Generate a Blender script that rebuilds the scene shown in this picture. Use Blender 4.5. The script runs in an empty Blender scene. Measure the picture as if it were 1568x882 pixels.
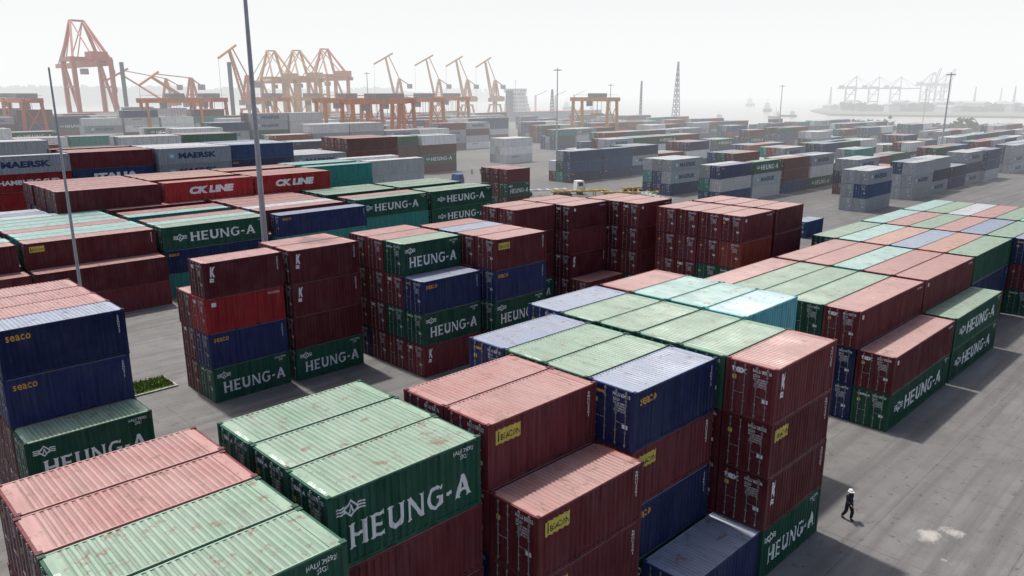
import bpy, bmesh, math, random
from mathutils import Vector, Matrix
random.seed(7)
sc=bpy.context.scene
COL=sc.collection
H=2.594
R=math.radians

# ------------------------------------------------------------------ materials
def newmat(name):
    m=bpy.data.materials.new(name); m.use_nodes=True
    nt=m.node_tree; b=nt.nodes['Principled BSDF']
    return m,nt,b
def N(nt,t,**k):
    n=nt.nodes.new(t)
    for a,b in k.items():
        if a in n.inputs: n.inputs[a].default_value=b
        else: setattr(n,a,b)
    return n
def ramp(nt,src,p0,c0,p1,c1):
    r=nt.nodes.new('ShaderNodeValToRGB')
    e=r.color_ramp.elements
    e[0].position=p0; e[1].position=p1
    e[0].color=(c0,)*3+(1,) if not hasattr(c0,'__len__') else tuple(c0)+(1,)
    e[1].color=(c1,)*3+(1,) if not hasattr(c1,'__len__') else tuple(c1)+(1,)
    nt.links.new(src,r.inputs[0]); return r.outputs[0]
def mix(nt,f,a,b,mode='MIX'):
    n=nt.nodes.new('ShaderNodeMix'); n.data_type='RGBA'; n.blend_type=mode
    for s,i in ((f,0),(a,6),(b,7)):
        if hasattr(s,'is_linked') or hasattr(s,'links'): nt.links.new(s,n.inputs[i])
        elif isinstance(s,(int,float)): n.inputs[i].default_value=s
        else: n.inputs[i].default_value=tuple(s)+(1,)
    return n.outputs[2]
def coords(nt,*scales):
    tc=N(nt,'ShaderNodeTexCoord'); oi=N(nt,'ShaderNodeObjectInfo')
    add=N(nt,'ShaderNodeVectorMath',operation='ADD')
    mul=N(nt,'ShaderNodeMath',operation='MULTIPLY'); mul.inputs[1].default_value=137.0
    nt.links.new(oi.outputs['Random'],mul.inputs[0])
    nt.links.new(tc.outputs['Object'],add.inputs[0]); nt.links.new(mul.outputs[0],add.inputs[1])
    out=[add.outputs[0]]
    for s in scales:
        mp=N(nt,'ShaderNodeVectorMath',operation='MULTIPLY'); mp.inputs[1].default_value=s
        nt.links.new(add.outputs[0],mp.inputs[0]); out.append(mp.outputs[0])
    return out,oi.outputs['Random']
def noise(nt,vec,scale,detail=4,rough=.55):
    n=N(nt,'ShaderNodeTexNoise'); n.inputs['Scale'].default_value=scale; n.inputs['Detail'].default_value=detail; n.inputs['Roughness'].default_value=rough
    if vec is not None: nt.links.new(vec,n.inputs['Vector'])
    return n.outputs[0]

def paint(name,c,rough=.5,fade=.25,rust=.5):
    m,nt,b=newmat(name)
    (v,vs),rnd=coords(nt,(5,5,.35))
    n1=noise(nt,v,.6,2); n2=noise(nt,vs,1.0,4,.65); n3=noise(nt,v,2.6,5,.72)
    dark=[x*.45 for x in c]
    base=mix(nt,rnd,[x*.7 for x in c],[min(1,x*1.3+.012) for x in c])
    a=mix(nt,ramp(nt,n1,.36,0,.7,fade*1.8),base,[x*.9+.045 for x in c])
    a=mix(nt,ramp(nt,n2,.45,0,.74,.75),a,dark)
    a=mix(nt,ramp(nt,n2,.22,.5,.4,0),a,[x*.7+.07 for x in c])
    r=ramp(nt,n3,.61,0,.69,rust)
    a=mix(nt,r,a,(.1,.042,.02))
    nt.links.new(a,b.inputs['Base Color'])
    rr=ramp(nt,n2,.3,rough-.08,.8,min(1,rough+.25)); nt.links.new(rr,b.inputs['Roughness'])
    b.inputs['Specular IOR Level'].default_value=.25
    bu=N(nt,'ShaderNodeBump'); bu.inputs['Strength'].default_value=.6; bu.inputs['Distance'].default_value=.06; nt.links.new(n1,bu.inputs['Height']); nt.links.new(bu.outputs[0],b.inputs['Normal'])
    return m
def grey(c,f=.16):
    l=sum(c)/3; return tuple(x*(1-f)+l*f for x in c)
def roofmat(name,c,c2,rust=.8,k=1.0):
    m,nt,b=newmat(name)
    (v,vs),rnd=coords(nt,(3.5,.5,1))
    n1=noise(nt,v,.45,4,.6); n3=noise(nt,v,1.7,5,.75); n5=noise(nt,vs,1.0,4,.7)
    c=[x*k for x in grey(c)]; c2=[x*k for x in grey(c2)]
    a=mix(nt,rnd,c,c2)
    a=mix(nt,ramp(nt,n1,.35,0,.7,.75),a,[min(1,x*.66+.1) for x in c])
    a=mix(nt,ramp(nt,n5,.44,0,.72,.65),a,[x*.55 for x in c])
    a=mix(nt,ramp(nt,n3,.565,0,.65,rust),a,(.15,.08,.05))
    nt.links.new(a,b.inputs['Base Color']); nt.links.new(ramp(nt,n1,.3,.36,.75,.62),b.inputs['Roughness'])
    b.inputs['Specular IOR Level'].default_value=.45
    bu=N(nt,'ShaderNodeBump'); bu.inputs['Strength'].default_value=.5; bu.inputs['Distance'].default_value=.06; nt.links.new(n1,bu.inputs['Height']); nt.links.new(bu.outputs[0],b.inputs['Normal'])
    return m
def flat(name,c,rough=.6,metal=0,var=.25):
    m,nt,b=newmat(name)
    tc=N(nt,'ShaderNodeTexCoord')
    n=noise(nt,tc.outputs['Object'],1.3,4,.6)
    a=mix(nt,ramp(nt,n,.35,0,.7,1),[x*(1-var) for x in c],[min(1,x*(1+var*.5)) for x in c])
    nt.links.new(a,b.inputs['Base Color'])
    b.inputs['Roughness'].default_value=rough; b.inputs['Metallic'].default_value=metal
    return m

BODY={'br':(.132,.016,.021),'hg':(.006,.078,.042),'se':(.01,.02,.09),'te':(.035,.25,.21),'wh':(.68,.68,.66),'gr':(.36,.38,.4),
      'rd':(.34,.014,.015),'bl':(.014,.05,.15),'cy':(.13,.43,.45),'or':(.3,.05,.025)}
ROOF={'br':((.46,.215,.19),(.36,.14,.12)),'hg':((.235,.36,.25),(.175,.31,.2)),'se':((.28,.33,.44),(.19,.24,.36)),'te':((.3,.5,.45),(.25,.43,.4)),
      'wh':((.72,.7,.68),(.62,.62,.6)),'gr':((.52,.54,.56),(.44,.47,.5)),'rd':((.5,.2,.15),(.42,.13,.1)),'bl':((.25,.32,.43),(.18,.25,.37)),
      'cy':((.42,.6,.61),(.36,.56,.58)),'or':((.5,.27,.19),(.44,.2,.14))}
CN={'br':'maroon','hg':'green','se':'navy','te':'teal','wh':'white','gr':'grey','rd':'red','bl':'blue','cy':'cyan','or':'orange'}
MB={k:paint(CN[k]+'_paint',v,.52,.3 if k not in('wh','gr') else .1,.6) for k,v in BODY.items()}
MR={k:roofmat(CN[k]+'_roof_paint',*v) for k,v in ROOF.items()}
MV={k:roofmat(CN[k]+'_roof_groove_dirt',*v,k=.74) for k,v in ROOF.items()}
def lettering(name,c):
    m,nt,b=newmat(name); (v,vs),rnd=coords(nt,(5,5,.35)); n=noise(nt,vs,1.0,4,.65); n3=noise(nt,v,3.5,5,.72)
    a=mix(nt,ramp(nt,n,.45,0,.8,.6),c,[x*.55 for x in c]); a=mix(nt,ramp(nt,n3,.62,0,.68,.6),a,[x*.3 for x in c])
    nt.links.new(a,b.inputs['Base Color']); b.inputs['Roughness'].default_value=.6; return m
WHITE=lettering('white_lettering',(.86,.86,.84)); STEEL=flat('galvanised_steel',(.36,.36,.36),.45,.5)
YEL=lettering('yellow_decal',(.72,.56,.1)); ORG=lettering('orange_lettering',(.85,.4,.04)); BLK=flat('black_lettering_hole_shade',(.015,.015,.015)); NAVY=flat('navy_lettering',(.02,.05,.14)); LBL=flat('light_blue_decal',(.25,.55,.72))
MATS_EXTRA=[WHITE,STEEL,YEL,ORG,BLK,NAVY,LBL]   # slots 2..8
SW,SS,SY,SO,SK,SN,SL,SV=2,3,4,5,6,7,8,9

# ------------------------------------------------------------------ mesh builder
class MBd:
    def __init__(s): s.v=[];s.f=[];s.m=[]
    def quad(s,a,b,c,d,m=0):
        i=len(s.v); s.v+= [a,b,c,d]; s.f.append((i,i+1,i+2,i+3)); s.m.append(m)
    def box(s,x0,x1,y0,y1,z0,z1,m=0):
        i=len(s.v)
        s.v+=[(x0,y0,z0),(x1,y0,z0),(x1,y1,z0),(x0,y1,z0),(x0,y0,z1),(x1,y0,z1),(x1,y1,z1),(x0,y1,z1)]
        for q in ((0,3,2,1),(4,5,6,7),(0,1,5,4),(1,2,6,5),(2,3,7,6),(3,0,4,7)):
            s.f.append(tuple(i+k for k in q)); s.m.append(m)
    def beam(s,p,q,w,h=None,m=0):
        h=h or w; p=Vector(p);q=Vector(q); d=(q-p); 
        if d.length<1e-6: return
        d.normalize(); up=Vector((0,0,1)) if abs(d.z)<.95 else Vector((0,1,0))
        a=d.cross(up).normalized()*w/2; b=a.cross(d).normalized()*h/2
        i=len(s.v)
        for c in (p,q):
            s.v+=[tuple(c-a-b),tuple(c+a-b),tuple(c+a+b),tuple(c-a+b)]
        for k in ((0,1,2,3),(7,6,5,4),(0,4,5,1),(1,5,6,2),(2,6,7,3),(3,7,4,0)):
            s.f.append(tuple(i+j for j in k)); s.m.append(m)
    def tube(s,p,q,r0,r1,n=10,m=0):
        p=Vector(p);q=Vector(q); d=(q-p).normalized(); up=Vector((0,0,1)) if abs(d.z)<.95 else Vector((1,0,0))
        a=d.cross(up).normalized(); b=a.cross(d); i=len(s.v)
        for c,r in ((p,r0),(q,r1)):
            for k in range(n):
                t=2*math.pi*k/n; s.v.append(tuple(c+a*r*math.cos(t)+b*r*math.sin(t)))
        for k in range(n):
            s.f.append((i+k,i+(k+1)%n,i+n+(k+1)%n,i+n+k)); s.m.append(m)
        s.f.append(tuple(i+n+k for k in range(n))); s.m.append(m)
        s.f.append(tuple(i+k for k in reversed(range(n)))); s.m.append(m)
    def add(s,verts,faces,m):
        i=len(s.v); s.v+=[tuple(v) for v in verts]
        for f in faces: s.f.append(tuple(i+k for k in f)); s.m.append(m)
    def mesh(s,name,mats):
        me=bpy.data.meshes.new(name); me.from_pydata(s.v,[],s.f)
        for m in mats: me.materials.append(m)
        me.polygons.foreach_set('material_index',s.m); me.update()
        return me
    def obj(s,name,mats,loc=(0,0,0),rz=0,parent=None):
        o=bpy.data.objects.new(name,s.mesh(name,mats)); COL.objects.link(o); o.location=loc; o.rotation_euler=(0,0,rz)
        if parent: o.parent=parent
        bm=bmesh.new(); bm.from_mesh(o.data); bmesh.ops.recalc_face_normals(bm,faces=bm.faces); bm.to_mesh(o.data); bm.free()
        return o

# ------------------------------------------------------------------ lettering
_cache={}
def textmesh(body,x0,x1,z0,z1,offset=.0,space=1.0,shear=0,line=1.0,align='LEFT'):
    key=(body,offset,space,shear,line)
    if key not in _cache:
        cu=bpy.data.curves.new('t','FONT'); cu.body=body; cu.size=1; cu.offset=offset; cu.space_character=space; cu.shear=shear; cu.resolution_u=3; cu.space_line=line; cu.align_x='CENTER'
        o=bpy.data.objects.new('t',cu); COL.objects.link(o)
        dg=bpy.context.evaluated_depsgraph_get(); me=bpy.data.meshes.new_from_object(o.evaluated_get(dg))
        V=[tuple(v.co) for v in me.vertices]; F=[tuple(p.vertices) for p in me.polygons]
        bpy.data.objects.remove(o); bpy.data.curves.remove(cu); bpy.data.meshes.remove(me)
        _cache[key]=(V,F)
    V,F=_cache[key]
    ax=min(v[0] for v in V);bx=max(v[0] for v in V);ay=min(v[1] for v in V);by=max(v[1] for v in V)
    return [(x0+(v[0]-ax)/(bx-ax)*(x1-x0), z0+(v[1]-ay)/(by-ay)*(z1-z0)) for v in V],F
def stem(x,w,z0=0,z1=1,fl=.07):
    return [(x-fl,z0),(x+w+fl,z0),(x+w,z0+.1),(x+w,z1-.1),(x+w+fl,z1),(x-fl,z1),(x,z1-.1),(x,z0+.1)]
def arm(x0,x1,z,h,fl=.06):
    return [(x0,z),(x1-.05,z),(x1,z-fl),(x1,z+h+fl),(x1-.05,z+h),(x0,z+h)]
def ring(cx,cz,rx,rz,wx,wz,a0,a1,n=22):
    out=[]
    for i in range(n):
        t0=R(a0+(a1-a0)*i/n); t1=R(a0+(a1-a0)*(i+1)/n)
        out.append([(cx+rx*math.cos(t0),cz+rz*math.sin(t0)),(cx+rx*math.cos(t1),cz+rz*math.sin(t1)),(cx+(rx-wx)*math.cos(t1),cz+(rz-wz)*math.sin(t1)),(cx+(rx-wx)*math.cos(t0),cz+(rz-wz)*math.sin(t0))])
    return out
GL_={
 'H':(.97,[stem(.05,.23),stem(.7,.23),[(.25,.43),(.7,.43),(.7,.58),(.25,.58)]]),
 'E':(.77,[stem(.05,.23),arm(.25,.74,0,.14),arm(.25,.64,.43,.14),arm(.25,.74,.86,.14)]),
 'U':(.97,[[(.05,.35),(.28,.35),(.28,.9),(.35,1),(-.02,1),(.05,.9)],[(.7,.35),(.92,.35),(.92,.9),(.99,1),(.63,1),(.7,.9)]]+ring(.485,.37,.435,.39,.235,.22,180,360)),
 'N':(1.0,[stem(.05,.16),stem(.78,.16),[(.0,1),(.23,1),(.96,0),(.73,0)]]),
 'G':(1.0,ring(.52,.5,.5,.52,.22,.15,50,318)+[[(.6,.42),(.98,.42),(.98,.53),(.6,.53)],[(.74,.08),(.95,.15),(.95,.44),(.74,.44)],[(.78,.78),(.9,.82),(.92,1),(.86,1)]]),
 '-':(.45,[[(.05,.35),(.4,.35),(.4,.51),(.05,.51)]]),
 'A':(1.05,[[(.36,1),(.62,1),(.98,.1),(1.05,0),(.68,0),(.74,.1)],[(.4,1),(.52,.82),(.27,.1),(.32,0),(-.02,0),(.06,.1)],[(.25,.26),(.78,.26),(.72,.39),(.29,.39)]])}
def roman(word,x0,x1,z0,z1):
    tot=sum(GL_[c][0]+.13 for c in word)-.13; k=(x1-x0)/tot; x=x0; polys=[]
    for c in word:
        w,ps=GL_[c]
        for p in ps: polys.append([(x+a*k,z0+b*(z1-z0)) for a,b in p])
        x+=(w+.13)*k
    return polys

def profile(L):
    n=round((L-.3)/.278); p=(L-.3)/n; pts=[]
    for i in range(n):
        x=.15+i*p
        pts+=[(x,0),(x+.28*p,0),(x+.46*p,.042),(x+.8*p,.042)]
    pts.append((L-.15,0)); return pts
def prof_at(pts,x):
    if x<=pts[0][0] or x>=pts[-1][0]: return 0
    for (a,b),(c,d) in zip(pts,pts[1:]):
        if a<=x<=c: return b+(d-b)*(x-a)/(c-a) if c>a else b
    return 0
def side_decal(B,pts,V,F,mat,y=.012,eps=.004):
    """flat 2D shape (x,z) painted on the corrugated side: cut at every fold then laid on the sheet"""
    bm=bmesh.new(); vs=[bm.verts.new((a,0,b)) for a,b in V]
    for f in F:
        try: bm.faces.new([vs[i] for i in f])
        except ValueError: pass
    ax=min(v[0] for v in V);bx=max(v[0] for v in V)
    for (px,_) in pts:
        if ax<px<bx:
            bmesh.ops.bisect_plane(bm,geom=bm.verts[:]+bm.edges[:]+bm.faces[:],plane_co=(px,0,0),plane_no=(1,0,0))
    bm.verts.ensure_lookup_table(); bm.verts.index_update()
    VV=[(v.co.x,y+prof_at(pts,v.co.x)-eps,v.co.z) for v in bm.verts]
    FF=[[v.index for v in f.verts] for f in bm.faces]
    B.add(VV,FF,mat); bm.free()
def rect(x0,x1,z0,z1): return [(x0,z0),(x1,z0),(x1,z1),(x0,z1)],[(0,1,2,3)]

def ids(): return random.choice(['HALU','TGHU','BMOU','TCLU','GESU','SEGU'])+' %06d'%random.randint(200000,899999)
def container_mesh(color,logo,L):
    B=MBd(); W=2.438; T=2.59
    pts=profile(L)
    for side in (0,1):
        for (a,b),(c,d) in zip(pts,pts[1:]):
            ya=.012+b; yc=.012+d
            if side: ya=W-ya; yc=W-yc
            q=[(a,ya,.15),(c,yc,.15),(c,yc,2.48),(a,ya,2.48)]
            if side: q.reverse()
            B.quad(*q)
    n=8;p=(W-.3)/n
    ep=[]
    for i in range(n):
        y=.15+i*p; ep+=[(y,0),(y+.26*p,0),(y+.5*p,.04),(y+.76*p,.04)]
    ep.append((W-.15,0))
    for (a,b),(c,d) in zip(ep,ep[1:]):
        B.quad((L-.014-b,a,.15),(L-.014-d,c,.15),(L-.014-d,c,2.48),(L-.014-b,a,2.48))
    for y0,y1 in ((.004,.07),(W-.07,W-.004)):
        B.box(.15,L-.15,y0,y1,.02,.16); B.box(.15,L-.15,y0,y1,2.46,2.545)
    if L<7:
        for xx in (2.0,3.72): B.box(xx,xx+.34,.001,.0035,.04,.13,SK)  # black plates paint the shade inside the fork pockets
    for x0,x1 in ((.02,.12),(L-.1,L-.01)):
        B.box(x0,x1,.15,W-.15,.02,.16); B.box(x0,x1,.15,W-.15,2.46,2.548)
    for x0,x1 in ((.006,.16),(L-.16,L-.006)):
        for y0,y1 in ((.006,.16),(W-.16,W-.006)):
            B.box(x0,x1,y0,y1,.1,2.48)
    for x0,x1 in ((0,.18),(L-.18,L)):
        for y0,y1 in ((0,.165),(W-.165,W)):
            B.box(x0,x1,y0,y1,0,.118); B.box(x0,x1,y0,y1,2.474,2.592,0)
            cx=(x0+x1)/2; cy=(y0+y1)/2
            B.box(cx-.06,cx+.06,cy-.032,cy+.032,2.592,2.5945,SK)  # black plate paints the shade inside the casting's top hole
            ys=-.0025 if y0==0 else W
            B.box(cx-.04,cx+.04,ys,ys+.0025,2.505,2.56,SK)  # side hole, its dark inside painted as a black plate
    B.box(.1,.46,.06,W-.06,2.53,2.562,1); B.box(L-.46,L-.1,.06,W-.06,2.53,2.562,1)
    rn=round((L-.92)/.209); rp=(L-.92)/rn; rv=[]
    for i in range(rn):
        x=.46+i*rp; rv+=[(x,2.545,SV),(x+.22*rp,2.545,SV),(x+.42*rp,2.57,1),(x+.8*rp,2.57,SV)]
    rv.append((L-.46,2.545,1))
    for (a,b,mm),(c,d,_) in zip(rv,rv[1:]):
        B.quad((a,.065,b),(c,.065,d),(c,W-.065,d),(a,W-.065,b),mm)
    B.box(.15,L-.15,.03,.085,2.5,2.574,1); B.box(.15,L-.15,W-.085,W-.03,2.5,2.574,1)
    for k in (0,1):
        y0=.17+k*1.06; y1=y0+1.038
        B.box(.045,.07,y0,y1,.17,2.45)
        for j in range(5):
            z=.3+j*.44
            B.box(.028,.05,y0+.06,y1-.06,z,z+.27)
        B.box(.02,.05,y0,y0+.05,.17,2.45); B.box(.02,.05,y1-.05,y1,.17,2.45)
        for yy in (y0+.27,y1-.27):
            B.tube((.0,yy,.1),(.0,yy,2.5),.019,.019,6,SS)
            for z in (.2,.75,1.5,2.1,2.42): B.box(-.012,.03,yy-.05,yy+.05,z-.03,z+.03,SS)
            B.beam((-.012,yy,1.15),(-.012,yy+(.22 if yy<y0+.5 else -.22),1.12),.03,.03,SS)
        for z in (.35,.95,1.6,2.25):
            yh=y0-.03 if k==0 else y1-.02
            B.box(.012,.045,yh,yh+.06,z-.06,z+.06)
    idt=ids()
    def door_text(body,y0,y1,z0,z1,m=SW,off=.015,x=.024):
        V,F=textmesh(body,0,y0-y1,z0,z1,off)
        B.add([(x,y0-a,b) for a,b in V],F,m)
    door_text(idt,1.13,.26,2.22,2.38); door_text('22G1',1.12,.8,2.02,2.14)
    door_text('MAX.GR 30480 KG\nTARE 2220 KG\nNET 28260 KG\nCU.CAP 33.2 CM',1.1,.4,1.56,1.97,SW,.01)
    B.add([(.022,.62,.9),(.022,.34,.9),(.022,.34,1.08),(.022,.62,1.08)],[(0,1,2,3)],SW)
    B.add([(.022,2.1,1.7),(.022,1.9,1.7),(.022,1.9,1.9),(.022,2.1,1.9)],[(0,1,2,3)],SY)
    if logo in('kl','tx'): door_text('tex',2.15,1.4,2.02,2.34,SW,.04)
    if logo=='hg': door_text('HEUNG-A',2.1,1.3,2.15,2.3,SW,.05)
    if logo=='se': door_text('seaco',2.1,1.5,2.15,2.28,SO,.04)
    def T(body,x0,x1,z0,z1,m=SW,off=.02,**k):
        V,F=textmesh(body,x0,x1,z0,z1,off,**k); side_decal(B,pts,V,F,m)
    far=(L>7)
    if logo=='hg':
        def word(x0,x1,z0,z1):
            for j,p_ in enumerate(roman('HEUNG-A',x0,x1,z0,z1)): side_decal(B,pts,p_,[tuple(range(len(p_)))],SW,eps=.004+.0004*(j%5))
        if far: word(3.0,10.6,.75,1.75); lx=1.9; s=1.5; lz=1.3
        else: word(.7,5.62,.6,1.42); lx=.82; s=1.0; lz=1.95
        def poly(p): side_decal(B,pts,[(lx+a*s,lz+b*s) for a,b in p],[tuple(range(len(p)))],SW)
        for sx in (1,-1):
            for sz in (1,-1):
                poly([(0,.3*sz),(0,.22*sz),(.2*sx,0),(.3*sx,0)])
            for zz in (.08,-.02,-.12):
                poly([(sx*(.3-abs(zz)*.8),zz),(sx*.52,zz),(sx*.47,zz+.055),(sx*(.27-abs(zz)*.8),zz+.055)])
        poly([(-.1,-.12),(-.04,-.12),(.02,.12),(-.02,.12)]); poly([(.1,-.12),(.04,-.12),(-.01,.12),(.03,.12)])
        T(idt+'\n22G1',L-1.22,L-.3,2.0,2.36,off=.015)
        V,F=textmesh(idt,0,.95,0,.14,.01); B.add([(.24-b,.35+.0+a,2.5655) for a,b in V],F,SW)
    elif logo=='se':
        T('seaco',.4,1.5,1.93,2.22,SO,off=.012,space=1.1)
        T('S\nE\nG\nU\n4\n1\n7',L-.45,L-.33,1.3,2.3,off=.02,line=.9)
    elif logo=='ib':
        V,F=rect(.4,1.7,1.68,2.24); side_decal(B,pts,V,F,SY)
        V,F=textmesh('BEACON',.66,1.62,1.8,2.04,.01,1.1); side_decal(B,pts,V,F,SK,eps=.008)
        V,F=textmesh('i',.48,.6,1.76,2.18,.03); side_decal(B,pts,V,F,SK,eps=.008)
        T('B\nM\nO\nU\n2\n5\n8\n1',L-.5,L-.37,1.2,2.3,off=.02,line=.9)
    elif logo=='kl':
        T('K',.5,.92,1.5,2.25,off=.07,shear=.2); T('=',.45,.75,1.15,1.42,off=.05)
        T('T\nG\nH\nU\n3\n0\n9',L-.5,L-.38,1.3,2.3,off=.02,line=.9)
    elif logo=='tx':
        T(idt,L-1.3,L-.35,2.15,2.3,off=.01)
        V,F=rect(.5,.85,1.95,2.25); side_decal(B,pts,V,F,SW)
    elif logo=='mk':
        a,b=(1.6,2.9) if far else (.6,1.4)
        V,F=rect(a,a+(.95 if far else .7),.95,1.75 if far else 1.6); side_decal(B,pts,V,F,SL)
        st=[]
        cx=a+(.47 if far else .35); cz=1.33 if far else 1.27
        for i in range(14):
            r=.34 if i%2==0 else .14
            st.append((cx+r*math.sin(i*math.pi/7),cz+r*math.cos(i*math.pi/7)))
        side_decal(B,pts,st,[tuple(range(14))],SW,eps=.008)
        if far: T('MAERSK',3.2,9.6,.85,1.8,SN,off=.05)
        else: T('MAERSK',1.6,5.2,1.0,1.55,SN,off=.04)
    elif logo=='ck': T('CK LINE',3.2,9.4,.85,1.85,off=.07,shear=.15)
    elif logo=='it': T('ITALIA',3.0,9.6,.8,1.85,off=.07)
    elif logo=='hs': T('HAMBURG SUD',2.5,10.5,1.0,1.7,off=.04)
    elif logo=='wt': T('triton',2.8,6.2,1.7,2.2,SN,off=.03)
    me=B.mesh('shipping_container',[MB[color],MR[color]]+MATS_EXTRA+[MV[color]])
    return me
KIND={'hg':('hg','hg'),'gn':('hg','-'),'se':('se','se'),'nv':('se','-'),'br':('br','-'),'ib':('br','ib'),'kl':('br','kl'),'tx':('br','tx'),'rd':('rd','tx'),
 'te':('te','-'),'wh':('wh','-'),'wt':('wh','wt'),'gr':('gr','mk'),'gp':('gr','-'),'bl':('bl','-'),'cy':('cy','-'),'or':('or','-'),'ck':('rd','ck'),'it':('bl','it'),'hs':('rd','hs')}
_cm={}
def cmesh(kind,L):
    k=(kind,L)
    if k not in _cm: _cm[k]=container_mesh(*KIND[kind],L)
    return _cm[k]
L2=6.058; L4=12.192
def place(kind,L,x,y,t,parent=None,j=.03):
    o=bpy.data.objects.new('shipping_container',cmesh(kind,L)); COL.objects.link(o)
    o.location=(x+random.uniform(-j,j)*1.8,y+random.uniform(-j,j)*.6,t*H)
    o.rotation_euler=(0,0,random.uniform(-1,1)*.003)
    if parent: o.parent=parent
    return o
NEAR=['br']*4+['kl']*2+['ib']*3+['tx']*2+['hg']*4+['gn']+['se']*3+['bl']
def col(x,y,L,kinds,parent=None):
    for t,k in enumerate(kinds.split()): place(random.choice(NEAR) if k=='?' else k,L,x,y,t,parent)
P=2.5
def bay(x,y0,L,cols,parent=None):
    for i,c in enumerate(cols): col(x,y0+i*P,L,c,parent)

# ------------------------------------------------------------------ foreground block
bay(3.4,15.8,L2,['br ib se hg','kl ? ? hg','ib br ? br','br se ib br'])
bay(10.2,18.05,L2,['se kl br hg','? ? ? hg','? ? br hg'])
bay(16.9,15.95,L2,['kl ib ib','hg se kl ib','? ? ? br','? ?'])
bay(23.1,16.6,L2,['hg se ib se','? ? ib gn','? ? ? hg','? ? ? se'])
col(23.9,14.05,L2,'nv')
bay(29.55,13.9,L2,['hg kl ib kl','? ib tx gn','? ? ? hg','? ? ? gn','? ? ? hg','? ? ? nv'])
bay(35.9,18.9,L2,['? ? ? cy','? ? ? te','? ? ? te','? ? ? br'])
bay(50.4,15.9,L4,['hg tx','nv nv tx','hg nv gn','? ? hg','? ? gn','? ? br'])
bay(63.1,15.9,L4,['hg hg','? ? tx','? ? br','? ? te','? ? br','? ? br'])
bay(75.8,18.4,L4,['? ? gn','? ? or','? ? bl','? ? or','? ? te','? ? gn'])
bay(88.6,16,L4,['hg br se','br nv gn','? ? bl','? ? br','? ? gn','? ? br','? ? te'])
bay(101.4,16,L4,['? ? br','? ? te','? ? gn','? ? br','? ? gr','? ? gn','? ? te'])
bay(6.95,41.1,L2,['br hg','kl br se se','? ? ? br','? ? ? br','? ? ? br'])
# middle block
bay(20.75,51.8,L2,['hg se rd kl','br tx ib'])
bay(27.3,51.5,L2,['hg br kl kl','? ? ? br','? ? br'])
bay(34.8,45.2,L2,['kl hg se','? hg tx hg','br kl ? br','nv br kl br'])
bay(41.3,44.0,L2,['br hg se ib','? ? ? br','? ? ? nv','? ? ? br','? ? br'])
bay(53.6,54.2,L2,['hg br br br','? ? ? br'])
bay(60,49.7,L2,['br','br kl br tx','hg br kl br','? ? ? br'])
bay(66.4,48.2,L2,['gn br br tx','br ib kl br','? ? ? br'])
bay(66.4,33.5,L2,['hg hg','gn hg or tx','br gn br br','? ? br br','br br ib br'])
bay(73.0,33.5,L2,['hg','? ? br br','? ? ? br','? ? ? br','? ? ? br'])

# ------------------------------------------------------------------ rear-left blocks
def stackgroup():
    e=bpy.data.objects.new('container_stack',None); COL.objects.link(e); return e
FARL=['br']*6+['bl']*3+['se']*2+['wh']*4+['wt']*2+['gr']*4+['te']+['hg']*2+['rd']*2+['gn']
FARR=['bl']*6+['se']*4+['br']*6+['hg']*2+['gn']*2+['gr']*3+['gp']*3+['wh']*2+['te']*2+['or','rd']
WHP=['wh']*6+['wt']*2+['gp','gr']
def fbay(x,y0,L,fronts,n,z,pal=FARL,tops=None):
    e=stackgroup()
    for i in range(n):
        zz=max(1,z-(random.random()<.18)) if i else z
        if i==0 and fronts: ks=fronts.split()
        else: ks=[random.choice(pal) for _ in range(zz)]
        if tops and i: ks[-1]=random.choice(tops)
        for t,k in enumerate(ks): place(k,L,x,y0+i*P,t,e,.06)
fbay(4.2,84,L4,'br br br',7,3,tops=['te','te','br'])
col(17.0,81.5,L4,'br br'); col(4.5,81.5,L4,'br br')
fbay(17.0,84,L4,'ib br ib',8,3,tops=['te','br','te'])
fbay(29.9,84,L4,'te se hg',8,3,tops=['br','br','br','te'])
fbay(43.0,83,L4,'br te se',8,3,tops=['br','br','gr'])
fbay(57.0,88,L4,'br te hg',6,3,tops=['gn','hg','br'])
fbay(70.0,88,L4,'br hg hg',6,3,tops=['hg','gn'])
fbay(12,102,L4,'br br gr',3,3); 
fbay(24.8,103,L4,'br se br br',6,4,tops=['br'])
fbay(37.5,103,L4,'br br rd ck',6,4,tops=['br','or'])
fbay(50,103,L4,'br br rd ck',6,4,tops=['br','or'])
fbay(62.6,110,L4,'br se te te',4,4,tops=['te'])
fbay(75.2,112,L4,'br bl wh wh',4,4,tops=['wh'])
fbay(9.2,130,L4,'br br br hs gr',5,5)
fbay(21.8,130,L4,'se br rd hs gr',5,5,tops=['gr','gp'])
fbay(34.4,131,L4,'br br bl it br',5,5,tops=['br'])
fbay(47,130,L4,'bl br gr gr gr',5,5,tops=['gr','gp','wh'])
fbay(59.6,131,L4,'br br bl se bl',5,5,tops=['bl','gp'])
fbay(72.2,133,L4,'te br gr gr',5,4,tops=['gr','gp'])
fbay(84.8,133,L4,'br se br br br',5,5,tops=['br'])
e=stackgroup()
for i in range(3):
    for t,k in enumerate(['br hg br','hg br br','br hg br'][i].split()): place(k,L2,101+0.0,104+i*P,t,e)
for y0,z,xs,xe in ((170,5,-10,135),(200,5,0,180),(232,6,10,215),(268,5,30,250),(302,6,60,290),(340,6,60,330),(376,6,60,330)):
    x=xs
    while x<xe:
        if random.random()<.9:
            zz=max(2,z-(random.random()<.35)-(random.random()<.2))
            if x>150: zz=min(zz,4)
            nn=3
            pal=WHP if random.random()<.36 else FARL
            fbay(x,y0+random.uniform(-1,1),L4,None,nn,zz,pal)
        x+=12.9
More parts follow.
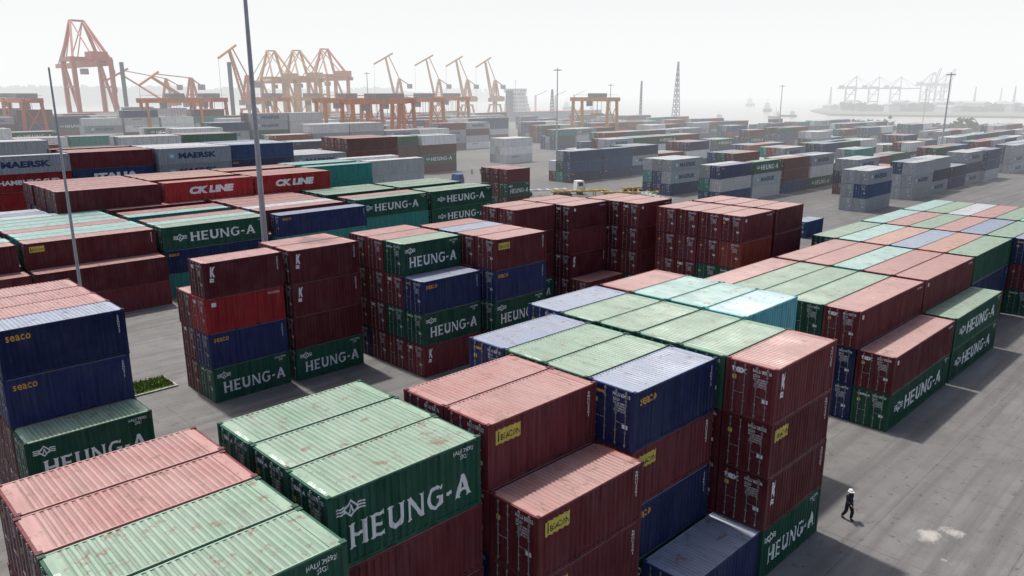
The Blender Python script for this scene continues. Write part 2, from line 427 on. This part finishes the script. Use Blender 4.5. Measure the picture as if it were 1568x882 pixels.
# right rows
for y0,z,xs,xe,n in ((20,3,150,330,4),(55.3,3,147,430,2),(66,3,170,400,2),(79,3,136,420,2),(94.3,3,141,420,3),(126,3,144,420,3),(150,3,190,420,3),(176,3,170,430,3),(205,3,225,430,3),(236,3,250,425,3),(268,3,275,425,3),(300,3,320,420,3),(335,3,340,420,3)):
    x=xs
    while x<xe:
        if random.random()<.9 or x==xs:
            fr=None
            pal=['gp','gr','bl','se','gp'] if y0==55.3 else (WHP if (y0>170 and x<300 and random.random()<.45) else FARR)
            if y0==94.3 and x==xs: fr='bl gr gr'
            if y0==55.3 and x==xs: fr='gp bl gr'
            if y0==126 and x<165: fr='se bl bl'
            fbay(x,y0+random.uniform(-.5,.5),L4,fr,n,z if random.random()<.7 or x==xs else 2,pal)
        x+=12.9 if random.random()<.85 else 24
col(113.5,51.0,L2,'bl')

# ------------------------------------------------------------------ ground, water, banks
m,nt,b=newmat('yard_asphalt')
tc=N(nt,'ShaderNodeTexCoord'); v=tc.outputs['Object']
n1=noise(nt,v,.045,5,.6); n2=noise(nt,v,.5,5,.65); n3=noise(nt,v,14,3,.6); n6=noise(nt,v,1.6,6,.75)
st=N(nt,'ShaderNodeMapping'); st.inputs['Scale'].default_value=(.03,.9,1); st.inputs['Rotation'].default_value=(0,0,R(8)); nt.links.new(v,st.inputs[0]); n4=noise(nt,st.outputs[0],1.2,4,.6)
a=mix(nt,ramp(nt,n1,.35,0,.68,1),(.115,.113,.112),(.19,.187,.18))
a=mix(nt,ramp(nt,n2,.4,0,.7,.8),a,(.085,.084,.082))
a=mix(nt,ramp(nt,n4,.46,0,.64,.7),a,(.066,.064,.062))
a=mix(nt,ramp(nt,n3,.35,0,.65,.35),a,(.18,.172,.165))
a=mix(nt,ramp(nt,n6,.58,0,.66,.75),a,(.042,.04,.038))
br=N(nt,'ShaderNodeTexBrick'); br.offset=0; br.inputs['Scale'].default_value=1; br.inputs['Mortar Size'].default_value=.03; br.inputs['Brick Width'].default_value=9; br.inputs['Row Height'].default_value=6
br.inputs['Color1'].default_value=(0,0,0,1); br.inputs['Color2'].default_value=(0,0,0,1); br.inputs['Mortar'].default_value=(1,1,1,1); nt.links.new(v,br.inputs[0])
jm=N(nt,'ShaderNodeMath',operation='MULTIPLY'); nt.links.new(br.outputs[0],jm.inputs[0]); nt.links.new(ramp(nt,n2,.4,.15,.6,.6),jm.inputs[1])
a=mix(nt,jm.outputs[0],a,(.04,.04,.04))
for cx,cy,r in ((39.3,9.75,.62),(40.5,9.0,.45),(37.6,8.4,.22)):
    d=N(nt,'ShaderNodeVectorMath',operation='DISTANCE'); nt.links.new(v,d.inputs[0]); d.inputs[1].default_value=(cx,cy,0)
    s=N(nt,'ShaderNodeMath',operation='MULTIPLY_ADD'); nt.links.new(n6,s.inputs[0]); s.inputs[1].default_value=-1.9; s.inputs[2].default_value=.95
    s2=N(nt,'ShaderNodeMath',operation='ADD'); nt.links.new(d.outputs['Value'],s2.inputs[0]); nt.links.new(s.outputs[0],s2.inputs[1])
    s3=N(nt,'ShaderNodeMath',operation='DIVIDE'); nt.links.new(s2.outputs[0],s3.inputs[0]); s3.inputs[1].default_value=r*1.6
    a=mix(nt,ramp(nt,s3.outputs[0],.25,.8,.75,0),a,(.4,.38,.35))
nt.links.new(a,b.inputs['Base Color']); b.inputs['Roughness'].default_value=.8
bu=N(nt,'ShaderNodeBump'); bu.inputs['Strength'].default_value=.2; nt.links.new(n3,bu.inputs['Height']); nt.links.new(bu.outputs[0],b.inputs['Normal'])
ASPH=m
def slab(name,poly,z1,z0,mat):
    B=MBd(); n=len(poly)
    B.add([(x,y,z1) for x,y in poly],[tuple(range(n))],0)
    for i in range(n):
        (a,b_),(c,d)=poly[i],poly[(i+1)%n]
        B.quad((a,b_,z0),(c,d,z0),(c,d,z1),(a,b_,z1))
    return B.obj(name,[mat])
yard=[(-6000,-6000),(2500,-6000),(900,-900),(519,107),(440,430),(-6000,470)]
slab('ground',yard,0,-5,ASPH)
m,nt,b=newmat('river_water'); tc=N(nt,'ShaderNodeTexCoord'); n=noise(nt,tc.outputs['Object'],.35,4,.6)
b.inputs['Base Color'].default_value=(.2,.19,.16,1); b.inputs['Roughness'].default_value=.18
bu=N(nt,'ShaderNodeBump'); bu.inputs['Strength'].default_value=.35; bu.inputs['Distance'].default_value=.4; nt.links.new(n,bu.inputs['Height']); nt.links.new(bu.outputs[0],b.inputs['Normal'])
B=MBd(); B.quad((-14000,-14000,-2.5),(16000,-14000,-2.5),(16000,16000,-2.5),(-14000,16000,-2.5)); B.obj('river_water',[m])
def DR(D,Rr): return (D*.7009+Rr*.7133, D*.7133-Rr*.7009)
LAND=flat('far_bank_soil',(.12,.13,.09),.9)
slab('far_bank',[DR(860,350),DR(760,520),DR(700,900),DR(1500,1600),DR(1500,620),DR(1050,400)],-.8,-4,LAND)
LEAF=flat('foliage',(.04,.075,.035),.9,0,.5)
def treeline(name,pts,hmin,hmax,depth,n,leaf):
    B=MBd()
    for i in range(n):
        k=random.random()*(len(pts)-1); j=int(k); t=k-j
        x=pts[j][0]*(1-t)+pts[j+1][0]*t; y=pts[j][1]*(1-t)+pts[j+1][1]*t
        hh=hmin+(hmax-hmin)*(0.5+.5*math.sin(k*37/len(pts)+2*math.sin(k*11)))*random.uniform(.75,1)
        x+=random.uniform(-depth,depth); y+=random.uniform(-depth,depth)
        cl=random.randint(7,12)
        for _ in range(cl):
            c=Vector((x,y,0))+Vector((random.gauss(0,hh*.22),random.gauss(0,hh*.22),hh*random.uniform(.1,.95)))
            s=leaf*random.uniform(.5,1.2)
            a=Vector((random.uniform(-1,1),random.uniform(-1,1),random.uniform(-.6,.6))).normalized()*s
            b_=a.cross(Vector((random.uniform(-1,1),random.uniform(-1,1),random.uniform(-1,1)))).normalized()*s
            B.quad(tuple(c-a),tuple(c-b_*.8),tuple(c+a*.9),tuple(c+b_))
    return B.obj(name,[LEAF])
treeline('distant_tree_row',[DR(1500,-1500),DR(1600,-900),DR(1800,-430),DR(2300,-100)],16,34,40,2600,9)
slab('far_bank',[DR(1450,-2600),DR(1460,-1000),DR(1700,-400),DR(2250,0),DR(4000,0),DR(3600,-3500)],-.8,-4,LAND)
treeline('distant_tree_row',[(545,60),(512,130),(495,200)],3,8,5,260,1.6)
treeline('distant_tree_row',[DR(1000,430),DR(950,560),DR(900,760)],4,10,12,400,3)
G=flat('grass_blades',(.12,.2,.03),.9,0,.5); B=MBd()
B.box(-6,20.2,57.1,60,0,.12,1); B.quad((-5.85,57.25,.124),(20.05,57.25,.124),(20.05,59.85,.124),(-5.85,59.85,.124),0)
for i in range(14000):
    x=random.uniform(-5.8,20);y=random.uniform(57.3,59.8);h=random.uniform(.08,.35);a=random.uniform(0,6.28);dx=.03*math.cos(a);dy=.03*math.sin(a)
    l=random.uniform(-.1,.1)
    B.add([(x-dx,y-dy,.12),(x+dx,y+dy,.12),(x+l,y+l*.5,.12+h)],[(0,1,2)],0)
B.obj('grass_verge',[G,flat('concrete_kerb',(.35,.34,.32),.9)])

# ------------------------------------------------------------------ lamp masts
POLE=flat('galvanised_pole',(.42,.43,.44),.5,.3,.1)
def mast(x,y,h,r,head=True):
    B=MBd(); B.box(-.5,.5,-.5,.5,0,.35); n=6
    for i in range(n):
        z0=.35+(h-.35)*i/n; z1=.35+(h-.35)*(i+1)/n
        B.tube((0,0,z0),(0,0,z1),r*(1-.55*i/n),r*(1-.55*(i+1)/n)-.004,14)
    if head:
        for k in range(8):
            a=k*math.pi/4; c=(1.1*math.cos(a),1.1*math.sin(a),h-.2)
            B.beam((0,0,h-.2),c,.08); B.box(c[0]-.3,c[0]+.3,c[1]-.25,c[1]+.25,h-.45,h-.2,1)
        B.tube((0,0,h-.3),(0,0,h+.5),.25,.1,8)
    return B.obj('street_lamp',[POLE,STEEL],(x,y,0))
mast(31.8,64.4,34,.32); mast(18.0,71.0,23.8,.16,False)
def at(px,D): 
    return DR(D,(px-784)/1168*(D*.9688+5.4))
mast(*at(1438,247),27.6,.34); mast(*at(852,285),30,.34); mast(*at(1192,430),25.6,.36); mast(*at(933,420),26,.34); mast(*at(566,420),32,.36); mast(*at(1412,520),24,.3)

# ------------------------------------------------------------------ cranes
CR=flat('crane_red_paint',(.5,.07,.03),.5); CO=flat('crane_orange_paint',(.6,.18,.04),.5); CP=flat('crane_pale_orange_paint',(.6,.3,.1),.5); CG=flat('crane_grey_paint',(.25,.27,.3),.6); CD=flat('crane_dark_paint',(.08,.08,.09),.6)
def sts(name,x,y,s,mat,rz=0,up=False):
    B=MBd(); g=9;w=9;Ht=40; q=1.35
    for sx in (-w,w):
        for sy in (-g,g):
            B.beam((sx,sy,0),(sx,sy,Ht),1.5*q,1.5*q); B.box(sx-2.5,sx+2.5,sy-1.1,sy+1.1,0,1.6,1)
        B.beam((sx,-g,12),(sx,g,12),1.4*q); B.beam((sx,-g,Ht),(sx,g,Ht),1.6*q); B.beam((sx,-g,12),(sx,g,Ht),.9*q); B.beam((sx,-g,26),(sx,g,26),.8*q)
        B.beam((sx,g,Ht),(sx*.35,g-1,60),1.1*q); B.beam((sx,-g,Ht),(sx*.35,g-1,60),.8*q)
    for sy in (-g,g): B.beam((-w,sy,12),(w,sy,12),1.4*q); B.beam((-w,sy,Ht),(w,sy,Ht),1.4*q); B.beam((-w,sy,2.5),(w,sy,2.5),1.2*q)
    B.beam((-w*.35,g-1,60),(w*.35,g-1,60),1)
    bz=Ht-2.5
    for sx in (-2.8,2.8):
        B.beam((sx,-g-16,bz),(sx,g+2,bz),1.3,2.4)
        if up: B.beam((sx,g+2,bz),(sx,g+10,bz+30),1,1.6)
        else:
            B.beam((sx,g+2,bz),(sx,g+36,bz),1.2,2.2); B.beam((sx,g-1,60),(sx,g+32,bz+1),.45); B.beam((sx,g-1,60),(sx,g+18,bz+1),.45)
        B.beam((sx,g-1,60),(sx,-g-14,bz+1),.5)
    for yy in range(-22,10,6): B.beam((-2.8,yy,bz),(2.8,yy,bz),.6)
    B.box(-4,4,-g-13,-g-3,bz+1.3,bz+5.8,0); B.box(-1.6,1.6,4,8,bz-5,bz-2,1)
    for k in range(8):
        z=2+k*4.5; B.beam((w+1.6,-g+(0 if k%2 else 3),z),(w+1.6,-g+(3 if k%2 else 0),z+4.5),.25,.6,1)
    o=B.obj(name,[mat,CG],(x,y,0),rz); o.scale=(s,s,s); return o
def portal(x,y,s,rz,jib,mat=CP):
    B=MBd()
    for sx in (-5,5):
        for sy in (-5,5): B.beam((sx,sy,0),(sx*.55,sy*.55,13),1.1); B.box(sx-1.6,sx+1.6,sy-.5,sy+.5,0,1,1)
    for a,b_ in (((-5,-5),(5,-5)),((5,-5),(5,5)),((5,5),(-5,5)),((-5,5),(-5,-5))): B.beam((a[0]*.8,a[1]*.8,6),(b_[0]*.8,b_[1]*.8,6),.7)
    B.box(-3.4,3.4,-3.4,3.4,12.6,13.6); B.tube((0,0,13.6),(0,0,15.5),1.8,1.8,12,1)
    B.box(-5.5,3.2,-2.4,2.4,15.5,19.5); B.box(2,4.2,-2.9,-1,15.2,18,1); B.box(-7.5,-5.5,-2,2,15.8,19,1)
    for sy in (-1.6,1.6): B.beam((-2.5,sy,19.5),(-.6,sy*.4,31),1.0); B.beam((2.2,sy,19.5),(-.2,sy*.4,31),.9)
    for z in (22,25,28): B.beam((-2,-1.2,z),(1.2,1.2,z),.35); B.beam((-2,1.2,z),(1.2,-1.2,z),.35)
    ja=R(jib); L_=26; tx=3+L_*math.cos(ja); tz=19+L_*math.sin(ja)
    for sy in (-1.5,1.5): B.beam((3,sy,19),(tx,sy*.3,tz),.8)
    for k in range(1,9):
        t0=k/9; q0=Vector((3,0,19)).lerp(Vector((tx,0,tz)),t0); wd=1.5*(1-t0)+.45*t0; t1=(k+1)/9;q1=Vector((3,0,19)).lerp(Vector((tx,0,tz)),min(1,t1))
        B.beam((q0.x,-wd,q0.z),(q1.x,wd*.8,q1.z),.22); B.beam((q0.x,wd,q0.z),(q0.x,-wd,q0.z),.22)
    B.beam((-.4,0,31),(tx-2,0,tz+1.5),.5)
    B.beam((tx-5,0,tz+2.6),(tx+8,0,tz-4.5),1.0)
    B.beam((tx,0,tz),(tx-3,0,tz+1.7),.5)
    B.beam((-.4,0,31),(-7,0,27),.6); B.box(-9,-6,-1.3,1.3,24.5,27.5,1)
    B.beam((tx+8,0,tz-4.5),(tx+8,0,9),.12)
    o=B.obj('harbour_crane',[mat,CG],(x,y,0),rz); o.scale=(s,s,s)
def rtg(x,y,mat,rz=0,span=20,ht=19):
    B=MBd()
    for sx in (-4,4):
        for sy in (-span/2,span/2):
            B.beam((sx,sy,1.4),(sx*.75,sy,ht),1.1,.9)
            for dx in (-1,1): B.tube((sx+dx,sy-.3,.75),(sx+dx,sy+.3,.75),.75,.75,12,1)
        B.beam((sx*.75,-span/2-1.5,ht),(sx*.75,span/2+1.5,ht),1.1,1.7)
    for sy in (-span/2,span/2):
        B.beam((-5.5,sy,1.8),(5.5,sy,1.8),.9); B.beam((-3,sy,ht-.5),(3,sy,ht-.5),.7); B.beam((-3.7,sy,6),(3.3,sy,ht-2),.3); B.beam((3.7,sy,6),(-3.3,sy,ht-2),.3)
    B.box(-3.6,3.6,-4,1,ht+.9,ht+2.6,1); B.box(-1,1,2,4,ht-3,ht-.8,1); B.box(-2,2,-span/2-1.8,-span/2+.6,2.3,4.6,1)
    for dx in (-1.5,1.5):
        for dy in (-2.6,-.4): B.beam((dx,dy,ht),(dx,dy,ht-6),.12,.12,1)
    B.box(-3,3,-2.7,-.3,ht-6.6,ht-6)
    for sx in (-3.6,3.6): B.beam((sx,-span/2,ht+1.9),(sx,span/2,ht+1.9),.1)
    B.obj('gantry_crane',[mat,CG],(x,y,0),rz)
sts('quay_crane',*at(148,400),.95,CR,R(0))
sts('quay_crane',*at(432,440),.74,CP,R(0)); sts('quay_crane',*at(470,460),.76,CP,R(0)); sts('quay_crane',*at(512,490),.8,CO,R(0))
for px,D,j,rz in ((300,420,28,200),(262,440,35,150)): portal(*at(px,D),.95,R(rz),j,CO)
for px,D,rz in ((613,527,100),(673,551,95),(716,570,105),(758,590,110)): portal(*at(px,D),1.0,R(rz+60),78)
portal(*at(385,430),1.0,R(200),72,CO)
rtg(*at(575,262),CO,R(90)); rtg(*at(648,330),CO); rtg(*at(909,350),CP); rtg(*at(50,300),CR); rtg(*at(530,300),CO,R(90)); rtg(*at(325,330),CR)
rtg(*at(600,290),CR); rtg(*at(480,380),CP); rtg(*at(270,300),CO,R(90)); rtg(*at(20,330),CO); rtg(*at(690,390),CO); rtg(*at(420,350),CO)
B=MBd(); B.beam((0,0,0),(0,0,36),1.6,1.2)
for k in range(9): B.beam((-.9,0,k*4),(.9,0,k*4+4),.3)
B.box(-2,2,-2,2,0,2)
for px in (200,361): 
    x,y=at(px,380); 
    o=MBd(); o.v,o.f,o.m=B.v,B.f,B.m; o.obj('lighting_tower',[CD],(x,y,0))
def lattice(x,y,h,w,name='lattice_mast'):
    B=MBd(); n=12
    for sx in (-1,1):
        for sy in (-1,1): B.beam((sx*w,sy*w,0),(sx*.3,sy*.3,h),.35)
    for k in range(n):
        a=w+(.3-w)*k/n; c=w+(.3-w)*(k+1)/n; z0=h*k/n;z1=h*(k+1)/n
        for p,q in (((-1,-1),(1,-1)),((1,-1),(1,1)),((1,1),(-1,1)),((-1,1),(-1,-1))):
            B.beam((p[0]*a,p[1]*a,z0),(q[0]*c,q[1]*c,z1),.2); B.beam((q[0]*a,q[1]*a,z0),(p[0]*c,p[1]*c,z1),.2)
    B.obj(name,[CG],(x,y,0))
lattice(*at(1034,560),43,2.2); lattice(*at(980,560),30,.7); lattice(*at(845,520),24,1.4)
for px,D in ((1300,1150),(1335,1180),(1368,1200)): sts('quay_crane',*at(px,D),.75,CG,R(200))
for px,D in ((1418,1300),(1440,1330)): sts('quay_crane',*at(px,D),.9,CG,R(230),True)
for px,D in ((1270,1150),(1530,1250),(1550,1000),(1490,1100)): lattice(*at(px,D),30,1.5)
SH=flat('shed_cladding',(.4,.42,.44),.8)
for i in range(20):
    px=random.uniform(1270,1560); D=random.uniform(930,1250); x,y=at(px,D); B=MBd(); w=random.uniform(15,40); d=12; h=random.uniform(5,11)
    B.box(-w/2,w/2,-d/2,d/2,0,h); B.add([(-w/2-.5,-d/2-.5,h+.01),(w/2+.5,-d/2-.5,h+.01),(w/2+.5,d/2+.5,h+.01),(-w/2-.5,d/2+.5,h+.01),(-w/2,0,h+2.5),(w/2,0,h+2.5)],[(0,1,5,4),(2,3,4,5),(0,4,3),(1,2,5)],1)
    for k in range(int(w/5)): B.box(-w/2+1.5+k*5,-w/2+3.5+k*5,-d/2-.06,-d/2-.01,.0,3.2,2)
    B.obj('warehouse',[SH,CG,CD],(x,y,-.8),random.uniform(-.4,.4)+R(45))

# ------------------------------------------------------------------ ship and boats
HU=flat('ship_hull_paint',(.04,.06,.12)); SWH=flat('ship_white_paint',(.8,.8,.78))
B=MBd(); n=10
prof=[(-60,7),(-55,9),(40,9),(55,6),(64,.3)]
for (a,wa),(c,wc) in zip(prof,prof[1:]):
    for s in (1,-1): B.quad((a,s*wa*.85,-2),(c,s*wc*.8,-2),(c,s*wc,7),(a,s*wa,7),0)
    B.quad((a,-wa,7),(c,-wc,7),(c,wc,7),(a,wa,7),2)
B.quad((-60,-6,-2),(-60,6,-2),(-60,7,7),(-60,-7,7),0)
z=7
for k,(w,l) in enumerate(((17,14),(16,13),(15,12),(14,12),(13,11),(18,9))):
    B.box(-54,-54+l,-w/2,w/2,z,z+2.9,1); B.box(-54.3,-53.7+l,-w/2-.5,w/2+.5,z+2.9,z+3.1,1)
    for q in range(6): B.box(-54+l,-53.93+l,-w/2+1+q*(w-2)/6,-w/2+1+q*(w-2)/6+1.2,z+1.2,z+2.2,3); B.box(-54.07,-54,-w/2+1+q*(w-2)/6,-w/2+1+q*(w-2)/6+1.2,z+1.2,z+2.2,3)
    for q in range(5): B.box(-53+q*1.7,-52.2+q*1.7,-w/2-.07,-w/2,z+1.2,z+2.2,3)
    z+=3.1
B.box(-58,-55,-2.5,2.5,7,24,0); B.beam((-49,0,z),(-49,0,z+7),.5,.5,1)
for cx in (-25,0,25): B.beam((cx,0,7),(cx,0,20),1.2,1.2,1); B.beam((cx,0,20),(cx+14,0,24),.7,.7,1)
xs_,ys_=at(792,650)
B.obj('cargo_ship',[HU,SWH,CR,CD],(xs_+50,ys_+3,-.5),R(0))
def boat(x,y,s,rz):
    B=MBd()
    for (a,wa),(c,wc) in zip([(-8,2),(4,2.2),(9,.2)],[(4,2.2),(9,.2)]):
        for sg in (1,-1): B.quad((a,sg*wa*.7,-.5),(c,sg*wc*.7,-.5),(c,sg*wc,1.6),(a,sg*wa,1.6),0)
        B.quad((a,-wa,1.5),(c,-wc,1.5),(c,wc,1.5),(a,wa,1.5),0)
    B.quad((-8,-1.4,-.5),(-8,1.4,-.5),(-8,2,1.6),(-8,-2,1.6),0)
    B.box(-6,-1,-1.5,1.5,1.6,4,1); B.box(-5.5,-1.5,-.9,1.2,4,5.5,1); B.beam((-3,0,5.5),(-3,0,8.5),.15)
    o=B.obj('river_boat',[HU,SWH],(x,y,-2.3),rz); o.scale=(s,s,s)
for px,D,s,rz in ((1185,760,1.2,1),(1208,820,1,2),(1176,1050,2,.3),(1150,1500,2.5,.2),(905,900,1.5,.7),(1095,700,1,2.2),(870,1200,2,.4)): boat(*at(px,D),s,rz)

# ------------------------------------------------------------------ trucks and trailers on the apron
YP=flat('truck_yellow_paint',(.6,.38,.03)); BP=flat('truck_blue_paint',(.02,.09,.3)); TY=flat('tyre_rubber',(.02,.02,.02)); GL=flat('window_glass',(.03,.04,.05),.1)
def truck(x,y,rz,mat,cab=True,L=12.2):
    B=MBd()
    for s in (-.45,.45): B.box(0,L,s-.08,s+.08,1.0,1.3)
    for k in range(7): B.box(k*(L-.2)/6,k*(L-.2)/6+.2,-1.2,1.2,1.22,1.38)
    ax=[1.2,2.5,3.8]+([L+.2,L+3.2] if cab else [])
    for a in ax:
        for s in (-1.15,.85): B.tube((a,s,.5),(a,s+.3,.5),.5,.5,14,1)
    if cab:
        B.box(L-1,L+3.8,-.4,.4,.7,.95,3); c=L+2.2
        B.box(c,c+2,-1.2,1.2,.8,1.9); B.add([(c,-1.2,1.9),(c+2,-1.2,1.9),(c+1.7,-1.1,3),(c+.05,-1.1,3),(c,1.2,1.9),(c+2,1.2,1.9),(c+1.7,1.1,3),(c+.05,1.1,3)],[(0,1,2,3),(5,4,7,6),(3,2,6,7),(4,0,3,7)],0)
        B.quad((c+2.0,-1.1,1.92),(c+2.0,1.1,1.92),(c+1.72,1.0,2.95),(c+1.72,-1.0,2.95),2)
        B.box(c+.4,c+1.4,-1.22,-1.16,1.95,2.7,2); B.box(c+1.9,c+2.1,-1.2,1.2,.5,.9,3)
    else: B.box(L-2.5,L-2.3,-.8,-.6,0,1); B.box(L-2.5,L-2.3,.6,.8,0,1)
    B.obj('container_truck' if cab else 'container_trailer',[mat,TY,GL,STEEL],(x,y,0),rz)
truck(121,111,R(-30),YP,False); truck(128,103,R(-42),YP,False); truck(137,104,R(-20),YP,True); truck(116,118,R(-30),SWH,True)
truck(104,140,R(0),BP,True); truck(128,86,R(60),SWH,False)

# ------------------------------------------------------------------ people
SKIN=flat('skin',(.42,.25,.17),.6,0,.05); CL=flat('navy_work_clothes',(.012,.016,.028),.9,0,.3); HV=flat('white_helmet',(.8,.8,.78),.35,0,.03); BO=flat('boot_leather',(.03,.025,.02),.7)
def skinned(name,verts,edges,rad,mat,parent,root=0,sub=2):
    me=bpy.data.meshes.new(name); me.from_pydata(verts,edges,[]); me.materials.append(mat)
    o=bpy.data.objects.new(name,me); COL.objects.link(o); o.parent=parent
    sk=o.modifiers.new('s','SKIN'); 
    for i,r in enumerate(rad):
        d=me.skin_vertices[0].data[i]; d.radius=(r,r) if not hasattr(r,'__len__') else r; d.use_root=(i==root)
    sk.use_smooth_shade=True
    ss=o.modifiers.new('b','SUBSURF'); ss.levels=sub; ss.render_levels=sub
    return o
def worker(x,y,rz,helmet=True,s=1.0,cl=None):
    e=bpy.data.objects.new('worker',None); COL.objects.link(e); e.location=(x,y,0); e.rotation_euler=(0,0,rz); e.scale=(s,s,s)
    V=[(0,0,.96),(0,.01,1.14),(0,.03,1.34),(0,.03,1.46),(-.19,.02,1.42),(-.25,-.06,1.14),(-.24,.06,.93),(.19,.02,1.42),(.25,.1,1.15),(.22,.3,1.02),
       (-.1,.02,.9),(-.11,.2,.5),(-.11,.14,.1),(.1,0,.9),(.11,-.02,.5),(.11,-.24,.14)]
    E=[(0,1),(1,2),(2,3),(2,4),(4,5),(5,6),(2,7),(7,8),(8,9),(0,10),(10,11),(11,12),(0,13),(13,14),(14,15)]
    Rd=[(.16,.12),(.15,.115),(.18,.125),(.07,.07),.08,.062,.052,.08,.062,.052,.12,.095,.08,.12,.095,.08]
    skinned('clothes',V,E,Rd,cl or CL,e)
    for sx,(ax,ay,az) in ((-1,(-.11,.14,.1)),(1,(.11,-.24,.14))):
        pz=.045 if sx<0 else .05
        skinned('boot',[(ax,ay,az),(ax,ay-.02,pz+.015),(ax,ay+.09,pz),(ax,ay+.2,pz-.005)],[(0,1),(1,2),(2,3)],[.055,.052,.046,.036],BO,e)
    skinned('head',[(0,.03,1.46),(0,.035,1.53),(0,.04,1.60),(0,.045,1.67)],[(0,1),(1,2),(2,3)],[.055,.055,(.078,.09),(.075,.09)],SKIN,e)
    B=MBd()
    for sx in (-1,1): B.box(sx*.032-.012,sx*.032+.012,.128,.134,1.625,1.637,1); B.box(sx*.085-.01,sx*.085+.01,.02,.06,1.59,1.65,0)
    B.add([(-.014,.125,1.585),(.014,.125,1.585),(0,.15,1.59),(0,.127,1.63)],[(0,1,2),(0,2,3),(1,3,2)],0)
    B.box(-.024,.024,.125,.13,1.555,1.562,2)
    B.obj('face',[SKIN,BLK,CR],parent=e)
    for sx,w,d in ((-1,Vector((-.24,.06,.93)),Vector((0,.15,-1))),(1,Vector((.22,.3,1.02)),Vector((-.1,.9,-.55)))):
        d.normalize(); side=Vector((0,1,0)) if sx<0 else Vector((0,.5,.85)); side=(side-d*side.dot(d)).normalized()
        V=[w,w+d*.05,w+d*.085];E=[(0,1),(1,2)];Rr=[(.025,.025),(.034,.02),(.036,.018)]
        for k,l in enumerate((.062,.07,.066,.052)):
            b0=w+d*.085+side*(.028-.0185*k); i=len(V); nx=side.cross(d)*.012
            V+=[b0,b0+d*l*.55,b0+d*l+nx]; E+=[(2,i),(i,i+1),(i+1,i+2)]; Rr+=[.009,.0085,.0075]
        i=len(V); V+=[w+d*.03+side*.035,w+d*.065+side*.058]; E+=[(1,i),(i,i+1)]; Rr+=[.011,.009]
        skinned('hand',[tuple(v_) for v_ in V],E,Rr,SKIN,e,0,1)
    B=MBd(); n=20
    if helmet:
        rings=[(.128,1.655),(.126,1.69),(.112,1.735),(.075,1.77),(.02,1.782)]
        for (r0,z0),(r1,z1) in zip(rings,rings[1:]):
            for k in range(n):
                a=2*math.pi*k/n;b_=2*math.pi*(k+1)/n
                B.quad((r0*.9*math.cos(a),.04+r0*math.sin(a),z0),(r0*.9*math.cos(b_),.04+r0*math.sin(b_),z0),(r1*.9*math.cos(b_),.04+r1*math.sin(b_),z1),(r1*.9*math.cos(a),.04+r1*math.sin(a),z1))
        for k in range(n):
            a=2*math.pi*k/n;b_=2*math.pi*(k+1)/n; f=lambda t:.128+.018+.035*max(0,math.sin(t))
            B.quad((.115*math.cos(a),.04+.128*math.sin(a),1.656),(.115*math.cos(b_),.04+.128*math.sin(b_),1.656),(f(b_)*.95*math.cos(b_),.04+f(b_)*math.sin(b_),1.645),(f(a)*.95*math.cos(a),.04+f(a)*math.sin(a),1.645))
        B.obj('helmet',[HV],parent=e)
    return e
worker(37.9,13.3,R(-200))
worker(*at(723,212),R(40)); worker(*at(736,212),R(80)); worker(*at(1313,185),R(0),cl=CR)

# ------------------------------------------------------------------ haze: homogeneous volume whose own glow stands in for scattered light
m=bpy.data.materials.new('haze'); m.use_nodes=True; nt=m.node_tree; nt.nodes.clear()
SIG=.00095
va=nt.nodes.new('ShaderNodeVolumeAbsorption'); va.inputs['Density'].default_value=SIG; va.inputs['Color'].default_value=(0,0,0,1)
em=nt.nodes.new('ShaderNodeEmission'); em.inputs['Color'].default_value=(.965,.975,.98,1); em.inputs['Strength'].default_value=SIG  # self-emission paints the pale airlight; nothing here scatters
ad=nt.nodes.new('ShaderNodeAddShader'); nt.links.new(va.outputs[0],ad.inputs[0]); nt.links.new(em.outputs[0],ad.inputs[1])
oo=nt.nodes.new('ShaderNodeOutputMaterial'); nt.links.new(ad.outputs[0],oo.inputs['Volume'])
B=MBd(); B.box(130,9000,-8000,8000,-4.5,320); hz=B.obj('haze_glow',[m],(0,0,0),R(45.5))

# ------------------------------------------------------------------ light, camera
w=bpy.data.worlds.new('World'); sc.world=w; w.use_nodes=True; nt=w.node_tree; bg=nt.nodes['Background']
sky=nt.nodes.new('ShaderNodeTexSky'); sky.sky_type='NISHITA'; sky.sun_disc=False; sky.sun_elevation=R(66); sky.sun_rotation=R(0); sky.air_density=1.0; sky.dust_density=4; sky.ozone_density=.6
nt.links.new(sky.outputs[0],bg.inputs[0]); bg.inputs[1].default_value=.15
sl=bpy.data.lights.new('sun','SUN'); sl.energy=4.3; sl.angle=R(2.2); sl.color=(1,.955,.89)
so=bpy.data.objects.new('sun',sl); COL.objects.link(so); so.rotation_euler=(R(-24),R(2),0); so.location=(0,50,80)
cd=bpy.data.cameras.new('camera'); cd.sensor_width=36; cd.lens=26.82; cd.clip_end=30000; cd.clip_start=.1
co=bpy.data.objects.new('camera',cd); COL.objects.link(co); co.location=(0,0,21.84); co.rotation_euler=(R(90-14.36),0,R(45.5-90)); sc.camera=co
sc.view_settings.view_transform='Standard'; sc.view_settings.look='None'; sc.view_settings.exposure=0
